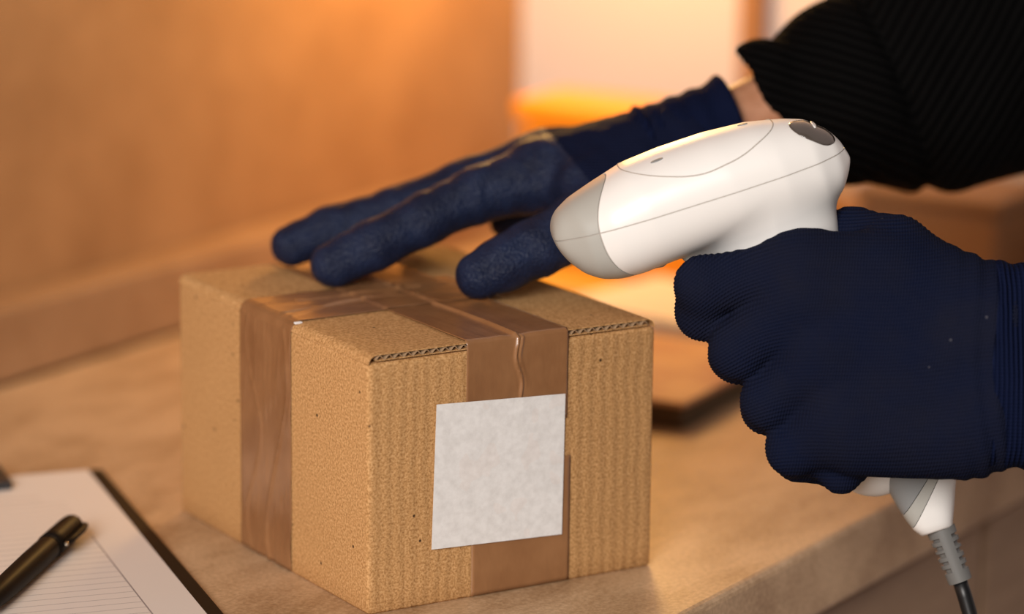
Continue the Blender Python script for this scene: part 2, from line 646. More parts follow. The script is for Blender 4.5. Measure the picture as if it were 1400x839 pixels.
# small torn white fleck on the left top edge
fl = box('paper_fleck', (0.0006, 0.0042, 0.0672, 0.0690, 0.1146, 0.1156), M_label, carton, bevel=0.0003)
fl['label'] = 'tiny white paper fleck'

# ------------------------------------------------------------------ clipboard, form, pen
# direction of the form's long (right hand) edge and of its top edge on the worktop
pr0, pr1 = Vector((0.1013, 0.2391)), Vector((-0.0467, 0.0505))
ed = (pr1 - pr0).normalized()                    # down the page
et = Vector((ed.y, -ed.x))                       # towards the page's left
if et.y < 0:
    et = -et
ang = math.atan2(-et.y, -et.x)                   # local +x = page right, local +y = page up
clip = empty('clipboard', (pr0.x, pr0.y, CT), (0, 0, ang))
tag(clip, 'dark brown clipboard with black clip under the lined form', 'clipboard')


def slab(name, x0, x1, y0, y1, z0, z1, material, parent, bevel=0.0006):
    return box(name, (x0, x1, y0, y1, z0, z1), material, parent, bevel=bevel)


slab('board', -0.222, 0.0075, -0.315, 0.0012, 0.0, 0.0030, M_board, clip, 0.001)
slab('clip_plate', -0.165, -0.042, -0.024, 0.008, 0.0034, 0.0075, M_clip, clip)
me = tube_mesh('clip_lever', [(-0.160, -0.004, 0.0105), (-0.048, -0.004, 0.0105)], 0.0042, 16)
link('clip_lever', me, M_clip, clip, smooth=False)

M_form = mat('printed_form', (0.78, 0.71, 0.66), 0.65)
g = G(M_form)
tc = g.n('ShaderNodeTexCoord')
sx = g.n('ShaderNodeSeparateXYZ')
g.l(tc.outputs['Object'], sx.inputs[0])
X, Y = sx.outputs[0], sx.outputs[1]


def band(v, a, b):
    return g.math('MULTIPLY', g.math('GREATER_THAN', v, a), g.math('LESS_THAN', v, b))


rows = g.math('LESS_THAN', g.math('FRACT', g.math('DIVIDE', Y, 0.0076)), 0.07)
rows = g.math('MULTIPLY', rows, g.math('MULTIPLY', band(X, -0.190, -0.022), band(Y, -0.280, -0.052)))
colr = g.math('MULTIPLY', band(X, -0.0225, -0.0218), band(Y, -0.280, -0.110))
coll = g.math('MULTIPLY', band(X, -0.0985, -0.0978), band(Y, -0.280, -0.052))
head = g.math('MULTIPLY', g.math('MAXIMUM', band(Y, -0.0390, -0.0383), band(Y, -0.0480, -0.0473)), band(X, -0.190, -0.032))
nz = g.noise(tc.outputs['Object'], 420, 2)
ink = g.math('MULTIPLY', g.math('GREATER_THAN', nz, 0.56), g.math('MULTIPLY', band(Y, -0.0455, -0.0415), band(X, -0.12, -0.06)))
scrib = g.math('LESS_THAN', g.math('ABSOLUTE', g.math('SUBTRACT', g.math('ADD', Y, 0.1108), g.math('MULTIPLY', g.math('SINE', g.math('MULTIPLY', X, 1900)), 0.0011))), 0.0005)
scrib = g.math('MULTIPLY', scrib, band(X, -0.046, -0.038))
soft = g.math('MULTIPLY', g.math('MAXIMUM', g.math('MAXIMUM', rows, coll), head), 0.55)
alln = g.math('MAXIMUM', soft, g.math('MAXIMUM', g.math('MULTIPLY', colr, 0.75), g.math('MAXIMUM', g.math('MULTIPLY', ink, 0.3), g.math('MULTIPLY', scrib, 0.7))))
g.color(g.mix(alln, (0.78, 0.71, 0.66), (0.13, 0.10, 0.12)))
form = empty('paper_form', (pr0.x, pr0.y, CT + 0.0031), (0, 0, ang))
tag(form, 'white lined paper form with a narrow table, lying on the clipboard', 'paper')
box('sheet', (-0.210, 0.0, -0.297, 0.0, 0.0, 0.0002), M_form, form)


# pen
pa, pb = Vector((0.0100, 0.1715, CT + 0.0033 + 0.0062)), Vector((-0.087, 0.1318, CT + 0.0033 + 0.0062))
pd = (pb - pa).normalized()
pen = empty('ballpoint_pen', pa)
tag(pen, 'black capped pen lying across the lined form', 'pen')


def along(ds):
    return [tuple(pd * d) for d in ds]


rr = 0.0059
link('cap', tube_mesh('cap', along([0, 0.0008, 0.002, 0.004, 0.010, 0.030, 0.0365, 0.037]), [0.0028, 0.0040, 0.0050, 0.0055, 0.0058, rr + 0.0001, rr + 0.0002, rr - 0.0004], 32), M_pen, pen, smooth=True)
link('ring', tube_mesh('ring', along([0.0372, 0.0375, 0.0385, 0.0388]), [rr - 0.0008, rr - 0.0002, rr - 0.0002, rr - 0.0008], 32), M_pen, pen, smooth=True)
link('barrel', tube_mesh('barrel', along([0.0389, 0.040, 0.06, 0.10, 0.118, 0.126, 0.132, 0.136]), [rr - 0.0004, rr - 0.0002, rr - 0.0001, 0.0054, 0.0046, 0.0032, 0.0016, 0.0006], 32), M_pen, pen, smooth=True)
side = Vector((pd.y, -pd.x, 0)).normalized()
if side.dot(Vector((RX[0], RX[1], 0))) < 0:
    side = -side
off = side * 0.0066 + Vector((0, 0, 0.0012))
me = tube_mesh('clip', [tuple(pd * d + off * k) for d, k in ((0.004, 0.6), (0.0055, 1.05), (0.012, 1.2), (0.026, 1.2), (0.033, 1.15), (0.0345, 1.02))], [0.0012, 0.0016, 0.0016, 0.0015, 0.0014, 0.0008], 14)
link('pen_clip', me, M_pen, pen, smooth=True)
me = tube_mesh('tip', [tuple(pd * d + off * 1.14) for d in (0.0335, 0.0345, 0.0358, 0.0365)], [0.0004, 0.0010, 0.0010, 0.0004], 14)
link('clip_tip', me, M_pen_metal, pen, smooth=True)['label'] = 'small chrome clip tip'

# ------------------------------------------------------------------ things in the blurred background
sb = empty('storage_box', (0.64, 0.20, CT))
tag(sb, 'bright orange plastic storage box at the wall corner behind the gloved hands', 'box')
box('tub', (0.0, 0.055, -0.060, 0.132, 0.0003, 0.092), M_orange, sb, bevel=0.006, seg=3)
box('lid', (-0.003, 0.058, -0.063, 0.135, 0.0925, 0.108), M_orange, sb, bevel=0.005, seg=3)

bk = empty('book', (0.3455, 0.0405, CT), (0, 0, math.radians(5)))
tag(bk, 'tan closed book lying flat on the worktop right behind the box', 'book')
box('back_cover', (0.0, 0.135, 0.0, 0.115, 0.0002, 0.0032), M_book_edge, bk, bevel=0.0008)
box('pages', (0.003, 0.132, 0.003, 0.113, 0.0034, 0.0116), M_book_edge, bk)
box('front_cover', (0.0, 0.135, 0.0, 0.115, 0.0118, 0.0148), M_book_cover, bk, bevel=0.0008)

wb = empty('wooden_block', (0.685, 0.018, CT))
tag(wb, 'dark brown wooden block at the right wall, below the black sleeve', 'wooden box')
box('block_body', (0.0, 0.07, 0.0, 0.095, 0.0003, 0.062), M_brown_trim, wb, bevel=0.004)
box('block_lid', (-0.002, 0.072, -0.002, 0.097, 0.0625, 0.070), M_brown_trim, wb, bevel=0.002)

ev = empty('envelope', (0.598, 0.16, CT))
tag(ev, 'yellow envelope lying flat on the worktop in front of the orange storage box', 'envelope')
box('envelope_body', (0.0, 0.034, 0.0, 0.17, 0.0002, 0.0028), M_yellow, ev, bevel=0.0006)
box('envelope_flap', (0.002, 0.018, 0.001, 0.169, 0.0029, 0.0034), M_yellow, ev)

ps = empty('paper_stack', (0.495, 0.135, CT), (0, 0, math.radians(-8)))
tag(ps, 'small pile of white paper on the worktop between tan book and orange box', 'paper pile')
for k in range(4):
    box('sheet_bundle', (0.001 * k, 0.10 - 0.0008 * k, -0.055 + 0.001 * (k % 2), 0.085, 0.0002 + 0.004 * k, 0.0039 + 0.004 * k), M_sheet, ps, bevel=0.0005)


# ------------------------------------------------------------------ implicit surfaces (numpy) for the hands, sleeves and the scanner shell
def smin(a, b, k):
    h = np.clip(0.5 + 0.5 * (b - a) / k, 0, 1)
    return b + (a - b) * h - k * h * (1 - h)


def smax(a, b, k):
    return -smin(-a, -b, k)


def cone(p, a, b, ra, rb):
    a = np.asarray(a, np.float32)
    b = np.asarray(b, np.float32)
    ab = b - a
    t = np.clip((p - a) @ ab / max(float(ab @ ab), 1e-12), 0, 1)
    return np.linalg.norm(p - a - t[:, None] * ab, axis=1) - (ra + (rb - ra) * t)


def chain(p, pts, k=0.002):
    """pts: list of (xyz, radius)"""
    d = None
    for (a, ra), (b, rb) in zip(pts[:-1], pts[1:]):
        e = cone(p, a, b, ra, rb)
        d = e if d is None else smin(d, e, k)
    return d


def surface_nets(fn, lo, hi, h):
    lo, hi = np.asarray(lo, float), np.asarray(hi, float)
    n = np.ceil((hi - lo) / h).astype(int) + 1
    ax = [lo[i] + h * np.arange(n[i]) for i in range(3)]
    F = np.empty(n, np.float32)
    YY, ZZ = np.meshgrid(ax[1], ax[2], indexing='ij')
    step = max(1, int(400000 / (n[1] * n[2])))
    for i in range(0, n[0], step):
        xs = ax[0][i:i + step]
        p = np.empty((len(xs), n[1], n[2], 3), np.float32)
        p[..., 0] = xs[:, None, None]
        p[..., 1] = YY
        p[..., 2] = ZZ
        F[i:i + step] = fn(p.reshape(-1, 3)).reshape(len(xs), n[1], n[2])
    inside = F < 0
    cnt = np.zeros(n - 1, np.int8)
    for dx in (0, 1):
        for dy in (0, 1):
            for dz in (0, 1):
                cnt += inside[dx:n[0] - 1 + dx, dy:n[1] - 1 + dy, dz:n[2] - 1 + dz]
    cells = np.argwhere((cnt > 0) & (cnt < 8))
    idx = -np.ones(n - 1, np.int64)
    idx[tuple(cells.T)] = np.arange(len(cells))
    acc = np.zeros((len(cells), 3))
    num = np.zeros(len(cells))
    for axis in range(3):
        o1, o2 = [a for a in range(3) if a != axis]
        for u in (0, 1):
            for w in (0, 1):
                c0 = cells.copy()
                c0[:, o1] += u
                c0[:, o2] += w
                c1 = c0.copy()
                c1[:, axis] += 1
                f0, f1 = F[tuple(c0.T)], F[tuple(c1.T)]
                msk = (f0 < 0) != (f1 < 0)
                t = f0[msk] / (f0[msk] - f1[msk])
                pt = c0[msk].astype(float)
                pt[:, axis] += t
                acc[msk] += pt
                num[msk] += 1
    verts = lo + h * acc / num[:, None]
    quads = []
    for axis in range(3):
        o1, o2 = (axis + 1) % 3, (axis + 2) % 3
        sl0 = [slice(None)] * 3
        sl1 = [slice(None)] * 3
        sl0[axis] = slice(0, -1)
        sl1[axis] = slice(1, None)
        ch = inside[tuple(sl0)] != inside[tuple(sl1)]
        e = np.argwhere(ch)
        e = e[(e[:, o1] > 0) & (e[:, o2] > 0) & (e[:, o1] < n[o1] - 1) & (e[:, o2] < n[o2] - 1)]
        q = []
        for u, w in ((1, 1), (0, 1), (0, 0), (1, 0)):
            c = e.copy()
            c[:, o1] -= u
            c[:, o2] -= w
            q.append(idx[tuple(c.T)])
        q = np.stack(q, 1)
        flip = inside[tuple(e.T)]
        q[~flip] = q[~flip][:, ::-1]
        quads.append(q)
    return verts, np.concatenate(quads)


def sdf_mesh(name, fn, lo, hi, h, smooth=2):
    v, q = surface_nets(fn, lo, hi, h)
    me = bpy.data.meshes.new(name)
    me.vertices.add(len(v))
    me.vertices.foreach_set('co', v.astype(np.float32).ravel())
    me.loops.add(len(q) * 4)
    me.loops.foreach_set('vertex_index', q.astype(np.int32).ravel())
    me.polygons.add(len(q))
    me.polygons.foreach_set('loop_start', np.arange(0, len(q) * 4, 4, dtype=np.int32))
    me.polygons.foreach_set('loop_total', np.full(len(q), 4, np.int32))
    me.update(calc_edges=True)
    me.validate()
    # gentle relaxation
    if smooth:
        e = np.empty(len(me.edges) * 2, np.int32)
        me.edges.foreach_get('vertices', e)
        e = e.reshape(-1, 2)
        co = v.copy()
        for _ in range(smooth):
            s = np.zeros_like(co)
            c = np.zeros(len(co))
            np.add.at(s, e[:, 0], co[e[:, 1]])
            np.add.at(s, e[:, 1], co[e[:, 0]])
            np.add.at(c, e[:, 0], 1)
            np.add.at(c, e[:, 1], 1)
            co = 0.5 * co + 0.5 * s / np.maximum(c, 1)[:, None]
        me.vertices.foreach_set('co', co.astype(np.float32).ravel())
        me.update()
    return me


ROT = Matrix(((RX[0], UX[0], -FX[0]), (RX[1], UX[1], -FX[1]), (RX[2], UX[2], -FX[2])))
BAS = np.array([RX, UX, -FX])


def world_at(px, py, d):
    return CAM + d * (FX + RX * (px - 700) / FPX - UX * (py - 419.5) / FPX)


class Frame:
    """local metric frame (x right, y up, z towards the viewer) around one anchor point"""
    def __init__(self, px, py, d):
        self.o = world_at(px, py, d)
        self.d = d
        self.s = d / FPX

    def __call__(self, px, py, dz=0.0, unit=None):
        d = self.d + dz * (self.s if unit is None else unit)
        return BAS @ (world_at(px, py, d) - self.o)

    def place(self, ob):
        ob.matrix_world = Matrix.Translation(Vector(self.o)) @ ROT.to_4x4()


def local_noise(p, scale, seed):
    r = np.random.default_rng(seed)
    s = 0
    for k in range(6):
        w = r.normal(0, 1, 3) * scale * (1 + 0.5 * k)
        s = s + np.sin(p @ w.astype(np.float32) + r.uniform(0, 6.28)) / (1 + 0.4 * k)
    return s / 2.5


person = empty('person', (0.35, -0.62, 0.0))
tag(person, 'person in black sweater and navy gloves, one hand on the box, one gripping the scanner', 'person')


def child_at(frame, name, me, material, parent, smooth=True):
    o = link(name, me, material, None, smooth=smooth)
    frame.place(o)
    w = o.matrix_world.copy()
    bpy.context.view_layer.update()
    o.parent = parent
    o.matrix_parent_inverse = parent.matrix_world.inverted()
    o.matrix_world = w
    return o


bpy.context.view_layer.update()

# ------------------------------------------------------------------ near hand: fist closed around the scanner grip
NF = Frame(1100, 480, 1.42)
k1 = NF.s


def nh(px, py, dz, r):
    return (NF(px, py, dz), r * k1)


N_index = [nh(1098, 366, 0, 42), nh(963, 390, 18, 40), nh(962, 426, 58, 39), nh(988, 434, 110, 34), nh(1030, 430, 135, 28)]
N_middle = [nh(1095, 408, -6, 46), nh(1011, 477, 20, 41), nh(1008, 486, 66, 38), nh(1040, 500, 118, 34), nh(1090, 500, 140, 28)]
N_ring = [nh(1125, 482, -6, 44), nh(1054, 546, 22, 40), nh(1052, 556, 66, 38), nh(1085, 572, 115, 34), nh(1130, 570, 138, 28)]
N_pinky = [nh(1150, 560, -2, 42), nh(1085, 612, 26, 38), nh(1092, 624, 66, 34), nh(1140, 636, 100, 30), nh(1165, 632, 120, 26)]
N_thumb = [nh(1345, 440, 30, 58), nh(1225, 342, 52, 48), nh(1165, 322, 105, 38), nh(1100, 330, 165, 33), nh(1050, 345, 190, 27)]
N_palm = [
    [nh(1098, 372, 0, 46), nh(1335, 440, 5, 62)],
    [nh(1098, 368, 4, 44), nh(1190, 366, 14, 50)],
    [nh(1105, 415, -6, 48), nh(1340, 480, -4, 62)],
    [nh(1125, 482, -6, 48), nh(1345, 525, -4, 62)],
    [nh(1150, 560, -2, 48), nh(1345, 578, 5, 60)],
    [nh(1170, 602, 8, 50), nh(1310, 600, 14, 54)],
    [nh(1345, 440, 0, 68), nh(1425, 470, 2, 72)],
    [nh(1345, 560, 0, 68), nh(1425, 545, 2, 72)],
    [nh(1235, 375, 30, 56), nh(1350, 430, 20, 62)],
]


def near_glove(p):
    f = None
    for c, kk in ((N_index, 9), (N_middle, 9), (N_ring, 9), (N_pinky, 9)):
        e = chain(p, c, kk * k1)
        f = e if f is None else smin(f, e, 9 * k1)
    pm = None
    for c in N_palm:
        e = chain(p, c)
        pm = e if pm is None else smin(pm, e, 40 * k1)
    d = smin(f, pm, 34 * k1)
    d = smin(d, chain(p, N_thumb, 12 * k1), 20 * k1)
    # tucked finger end below the little finger
    d = smin(d, chain(p, [nh(1120, 622, 40, 28), nh(1150, 648, 36, 27), nh(1168, 640, 50, 22)]), 10 * k1)
    # soft folds on the back of the hand and towards the cuff
    d = d + 0.00045 * local_noise(p, 55, 3)
    u = NF(1325, 500)[0]
    fold = np.sin((p[:, 0] - u - 0.10 * (p[:, 1] - 0.0) ** 2 * 30) / 0.0052 * 2 * np.pi / 1.7)
    d = d + 0.0008 * fold * np.clip((p[:, 0] - u + 0.012) / 0.02, 0, 1)
    return d


lo = np.minimum(NF(900, 720, -130), NF(1460, 250, 260)) - 0.002
hi = np.maximum(NF(900, 720, -130), NF(1460, 250, -130)) + 0.002
lo[2], hi[2] = -260 * k1, 110 * k1
me = sdf_mesh('glove', near_glove, lo, hi, 0.0012)


def rib_glove(me, period, amp):
    """refine the mesh and raise the knit ribs along the fingers and the back of the hand"""
    t = bpy.data.objects.new('tmp', me)
    COL.objects.link(t)
    md = t.modifiers.new('s', 'SUBSURF')
    md.levels = 2
    bpy.context.view_layer.update()
    m2 = bpy.data.meshes.new_from_object(t.evaluated_get(bpy.context.evaluated_depsgraph_get()))
    bpy.data.objects.remove(t)
    n = len(m2.vertices)
    co = np.empty(n * 3, np.float32)
    no = np.empty(n * 3, np.float32)
    m2.vertices.foreach_get('co', co)
    m2.vertex_normals.foreach_get('vector', no)
    co, no = co.reshape(-1, 3), no.reshape(-1, 3)
    x, y = co[:, 0], co[:, 1]
    c = y + 9.0 * np.minimum(x, 0) ** 2 - 1.6 * np.clip(x - 0.02, 0, None) ** 2 + 0.0011 * local_noise(co, 45, 61)
    h = np.sin(c * 2 * np.pi / period)
    # faint along the middle of the back, where the knit is stretched flat
    st = 0.45 + 0.55 * np.clip((-x - 0.005) / 0.02, 0, 1)
    st = np.maximum(st, 0.9 * np.clip((co[:, 1] - 0.045) / 0.008, 0, 1))
    co = co + no * (amp * h * st)[:, None]
    m2.vertices.foreach_set('co', co.ravel())
    a = m2.attributes.new('rib', 'FLOAT', 'POINT')
    a.data.foreach_set('value', ((0.5 + 0.5 * h) * st).astype(np.float32))
    m2.update()
    m2.name = 'glove'
    return m2


me = rib_glove(me, 0.00165, 0.00020)
glove = child_at(NF, 'glove', me, M_knit, person)
glove['label'] = 'navy knitted glove gripping the scanner'


def near_cuff(p):
    a, b = NF(1345, 498, 2), NF(1530, 516, 0)
    ax = (b - a) / np.linalg.norm(b - a)
    t = ((p - a) @ ax.astype(np.float32)) / k1
    q = p - a
    q = q - np.outer(q @ ax.astype(np.float32), ax.astype(np.float32)).astype(np.float32)
    hv = 147 - 0.16 * t + 3.2 * np.sin(t / 16.0 + 0.03 * q[:, 1] / k1) + 2.0 * np.sin(t / 5.2)
    hz = 84 - 0.10 * t + 3.2 * np.sin(t / 16.0 + 0.03 * q[:, 1] / k1)
    r = (np.abs(q[:, 1] / (hv * k1)) ** 2.7 + np.abs(q[:, 2] / (hz * k1)) ** 2.7) ** (1 / 2.7)
    d = (r - 1) * 84 * k1
    return smax(smax(d, -t * k1, 6 * k1), (t - 170) * k1, 8 * k1)


lo = NF(1345, 680, 0)
hi = NF(1550, 330, 0)
lo[2], hi[2] = -0.035, 0.035
me = sdf_mesh('cuff', near_cuff, lo, hi, 0.0012)
o = child_at(NF, 'cuff', me, M_knit_cuff, glove)
o['label'] = 'ribbed knit glove cuff'

# forearm and sweater sleeve of the near arm, running out to the right
N_arm = [(NF(1460, 512, 0), 0.031), (NF(1750, 560, 10), 0.040), (NF(2200, 660, 60), 0.047)]
me = sdf_mesh('forearm', lambda p: chain(p, N_arm, 0.01), NF(1440, 840, 0) - np.array([0, 0, 0.09]), NF(2400, 380, 0) + np.array([0, 0, 0.07]), 0.004)
o = child_at(NF, 'forearm', me, M_skin, person)
o['label'] = 'bare wrist between glove cuff and sleeve'


def near_sleeve(p):
    pts = [(NF(1545, 525, 0), 0.043), (NF(1750, 560, 10), 0.056), (NF(2200, 660, 60), 0.064), (NF(2420, 250, 130), 0.072)]
    d = chain(p, pts, 0.012) + 0.0015 * local_noise(p, 60, 9)
    inner = chain(p, [(NF(1470, 512, 0), 0.037), (NF(1640, 540, 4), 0.036)])
    return smax(d, -inner, 0.002)


me = sdf_mesh('sleeve', near_sleeve, NF(1490, 960, 0) - np.array([0, 0, 0.13]), NF(2720, -50, 0) + np.array([0, 0, 0.08]), 0.004)
child_at(NF, 'sleeve', me, M_black_knit, person)

# ------------------------------------------------------------------ far hand: flat on the lid, thumb towards the viewer
FF = Frame(760, 250, 1.55)
k2 = FF.s


def fh(px, py, d, r):
    return (FF(px, py, d - FF.d, 1.0), r * k2)


F_index = [fh(455, 362, 1.533, 31), fh(512, 334, 1.535, 34), fh(580, 300, 1.54, 35), fh(655, 266, 1.548, 38), fh(742, 239, 1.555, 50)]
F_middle = [fh(398, 337, 1.572, 29), fh(455, 315, 1.575, 33), fh(540, 290, 1.577, 34), fh(640, 254, 1.578, 37), fh(748, 222, 1.578, 46)]
F_ring = [fh(470, 322, 1.60, 26), fh(530, 288, 1.602, 28), fh(575, 276, 1.604, 28), fh(640, 250, 1.604, 31), fh(752, 218, 1.60, 43)]
F_pinky = [fh(570, 292, 1.625, 24), fh(600, 264, 1.626, 25), fh(630, 247, 1.626, 26), fh(690, 236, 1.626, 28), fh(760, 222, 1.62, 38)]
F_thumb = [fh(655, 377, 1.507, 33), fh(690, 361, 1.508, 36), fh(735, 340, 1.512, 38), fh(800, 305, 1.522, 44), fh(880, 255, 1.545, 54)]
F_palm = [
    [fh(742, 238, 1.555, 46), fh(930, 200, 1.565, 58)],
    [fh(748, 226, 1.578, 46), fh(930, 196, 1.575, 58)],
    [fh(752, 226, 1.600, 44), fh(930, 200, 1.585, 56)],
    [fh(760, 232, 1.620, 42), fh(930, 208, 1.592, 52)],
    [fh(800, 262, 1.540, 50), fh(930, 210, 1.565, 56)],
    [fh(760, 265, 1.615, 36), fh(900, 235, 1.590, 44)],
    [fh(695, 302, 1.612, 28), fh(860, 262, 1.592, 46)],
]
F_ax = (FF(1000, 172, 0.022, 1.0), FF(880, 214, 0.022, 1.0))


def far_glove(p):
    fs = None
    for c in (F_index, F_middle, F_ring, F_pinky):
        e = chain(p, c, 10 * k2)
        fs = e if fs is None else smin(fs, e, 8 * k2)
    pm = None
    for c in F_palm:
        e = chain(p, c)
        pm = e if pm is None else smin(pm, e, 30 * k2)
    d = smin(fs, pm, 22 * k2)
    d = smin(d, chain(p, F_thumb, 12 * k2), 16 * k2)
    d = d + 0.0006 * local_noise(p, 75, 21) + 0.00025 * local_noise(p, 190, 22)
    # knuckle wrinkles of the thin knit around the base of the index finger
    c = FF(715, 262, -0.01, 1.0)
    r = np.linalg.norm((p - c.astype(np.float32)) * np.array([1, 0.8, 0.6], np.float32), axis=1)
    d = d + 0.0006 * np.sin(r / 0.0011 * 0.55) * np.exp(-((r - 0.021) / 0.006) ** 2) * np.clip((p[:, 2] - 0.002) / 0.006, 0, 1)
    # crease on the thumb pad
    for (x0, y0, x1, y1, rad, dep) in ((668, 368, 690, 350, 0.0016, 0.0012), (694, 352, 716, 330, 0.0016, 0.0010), (772, 338, 786, 300, 0.002, 0.0014)):
        a, b = FF(x0, y0, -0.052, 1.0), FF(x1, y1, -0.052, 1.0)
        q = p.copy()
        q[:, 2] = 0
        a[2] = b[2] = 0
        dd = cone(q, a, b, 0, 0)
        near = p[:, 2] > 0.035
        d = d + dep * np.exp(-(dd / rad) ** 2) * near
    return d


lo = FF(350, 450, 0)
hi = FF(1000, 90, 0)
lo[2], hi[2] = -0.11, 0.075
me = sdf_mesh('glove', far_glove, lo, hi, 0.0012)
me.materials.append(M_coat)
me.materials.append(M_knit_far)
lim = FF(755, 250, 0)[0]
glove2 = child_at(FF, 'glove', me, None, person)
me.materials.clear()
me.materials.append(M_coat)
me.materials.append(M_knit_far)
cen = np.empty(len(me.polygons) * 3, np.float32)
me.polygons.foreach_get('center', cen)
cen = cen.reshape(-1, 3)
kn = (cen[:, 0] + 0.75 * cen[:, 1] > lim + 0.0165) & (cen[:, 1] > -0.012 + 0.0 * cen[:, 0])
me.polygons.foreach_set('material_index', kn.astype(np.int32))
glove2['label'] = 'navy coated glove pressing on the box lid'


def far_cuff(p):
    a, b = FF(868, 216, 0.020, 1.0), FF(1006, 168, 0.024, 1.0)
    ax = ((b - a) / np.linalg.norm(b - a)).astype(np.float32)
    L = np.linalg.norm(b - a) / k2
    t = ((p - a.astype(np.float32)) @ ax) / k2
    q = p - a.astype(np.float32)
    q = q - np.outer(q @ ax, ax).astype(np.float32)
    u = q @ np.array([-ax[1], ax[0], 0], np.float32)
    w = q[:, 2]
    ridge = 9 * np.exp(-((t - 22) / 5.0) ** 2) + 8 * np.exp(-((t - L + 5) / 9.0) ** 2)
    wr = 1.6 * np.sin(t / 5.0) + 1.5 * np.sin(u / k2 / 14)
    hv = 64 + 0.02 * t + ridge + wr
    hz = 86 - 0.12 * t + ridge + wr
    r = np.sqrt((u / (hv * k2)) ** 2 + (w / (hz * k2)) ** 2)
    d = (r - 1) * 64 * k2
    d = smax(smax(d, -t * k2, 5 * k2), (t - L) * k2, 5 * k2)
    hole = chain(p, [(b, 50 * k2), (b + ax * 0.02, 50 * k2)])
    return smax(d, -hole, 3 * k2)


lo = FF(850, 320, 0)
hi = FF(1050, 80, 0)
lo[2], hi[2] = -0.065, 0.03
me = sdf_mesh('cuff', far_cuff, lo, hi, 0.0011)
o = child_at(FF, 'cuff', me, M_knit_cuff, glove2)
o['label'] = 'ribbed knit glove cuff'

# wrist and forearm skin
A0, A1, A2 = FF(985, 176, 0.024, 1.0), FF(1080, 142, 0.034, 1.0), FF(1500, 40, 0.125, 1.0)
me = sdf_mesh('forearm', lambda p: chain(p, [(A0, 50 * k2), (A1, 56 * k2), (A2, 0.042)], 0.004) + 0.0004 * local_noise(p, 120, 5),
              np.minimum(A0, A2) - 0.06, np.maximum(A0, A2) + 0.06, 0.002)
o = child_at(FF, 'forearm', me, M_skin, person)
o['label'] = 'bare skin of the wrist'


def far_sleeve(p):
    def s(px, py, d, r):
        return (FF(px, py, d - FF.d, 1.0), r * k2)
    cuff = chain(p, [s(1046, 123, 1.582, 73), s(1098, 137, 1.59, 84), s(1150, 142, 1.60, 112)], 0.004)
    mid = chain(p, [s(1163, 122, 1.602, 132), s(1200, 114, 1.61, 150)], 0.004)
    up = chain(p, [s(1275, 94, 1.63, 182), s(1360, 62, 1.65, 186), s(1520, 20, 1.68, 190), s(1900, -60, 1.74, 205), s(2200, -420, 1.80, 230)], 0.01)
    d = smin(cuff, mid, 12 * k2)
    d = smin(d, up, 10 * k2)
    d = d + 0.0011 * local_noise(p, 55, 31) + 0.0005 * local_noise(p, 150, 33)
    c0 = FF(1226, 80, 0)
    cr = 0.916 * (p[:, 0] - c0[0]) + 0.40 * (p[:, 1] - c0[1])
    d = d + 0.0042 * np.exp(-(cr / 0.0042) ** 2)
    # flat open end of the cuff, hollow inside
    a, b = FF(1030, 126, 0.03, 1.0), FF(1130, 100, 0.035, 1.0)
    ax = np.array([0.90, 0.42, 0.0], np.float32)
    ax = np.array([0.872, 0.48, 0.09], np.float32)
    d = smax(d, -((p - FF(1031, 126, 0.034, 1.0).astype(np.float32)) @ ax), 0.003)
    inner = chain(p, [(FF(1000, 140, 0.03, 1.0), 66 * k2), (FF(1120, 118, 0.045, 1.0), 66 * k2)])
    return smax(d, -inner, 0.002)


lo = FF(1000, 330, 0)
hi = FF(1560, -110, 0)
lo[2], hi[2] = -0.23, 0.05
me = sdf_mesh('sleeve', far_sleeve, lo, hi, 0.0022)
sl = child_at(FF, 'sleeve', me, None, person)
me.materials.clear()
me.materials.append(M_black_knit)
me.materials.append(M_black_knit_up)
cen = np.empty(len(me.polygons) * 3, np.float32)
me.polygons.foreach_get('center', cen)
cen = cen.reshape(-1, 3)
c0 = FF(1226, 80, 0)
me.polygons.foreach_set('material_index', (0.916 * (cen[:, 0] - c0[0]) + 0.40 * (cen[:, 1] - c0[1]) > 0).astype(np.int32))

# ------------------------------------------------------------------ barcode scanner
SF = Frame(753, 312, 1.437)
k3 = SF.s
CA, SA = math.cos(math.radians(20.2)), math.sin(math.radians(20.2))
ROLL = math.radians(12)


def to_snl(p):
    """local metres -> scanner coordinates in units of k3: s along the head, n up, l sideways to the viewer"""
    x, y, z = p[:, 0] / k3, p[:, 1] / k3, p[:, 2] / k3
    s = x * CA + y * SA
    n = -x * SA + y * CA
    return s, n * math.cos(ROLL) + z * math.sin(ROLL), z * math.cos(ROLL) - n * math.sin(ROLL)


def from_snl(s, n0, l0):
    n = n0 * math.cos(ROLL) - l0 * math.sin(ROLL)
    z = n0 * math.sin(ROLL) + l0 * math.cos(ROLL)
    return np.stack([(s * CA - n * SA) * k3, (s * SA + n * CA) * k3, z * k3], -1)


TOP = np.array([(-4, -8), (4, 10), (14, 20), (36, 30), (70, 38.5), (122, 50), (175, 52), (239, 50), (300, 43), (349, 30), (377, 19), (401, -3), (412, -22), (419, -50)])
BOT = np.array([(-4, -16), (2, -38), (8, -52), (23, -74), (43, -89), (67, -97), (99, -100), (126, -99), (200, -98), (300, -97), (370, -95), (395, -87), (410, -68), (419, -50)])
WID = np.array([(-4, 30), (8, 46), (40, 70), (80, 82), (130, 88), (250, 88), (320, 82), (370, 68), (400, 46), (419, 12)])


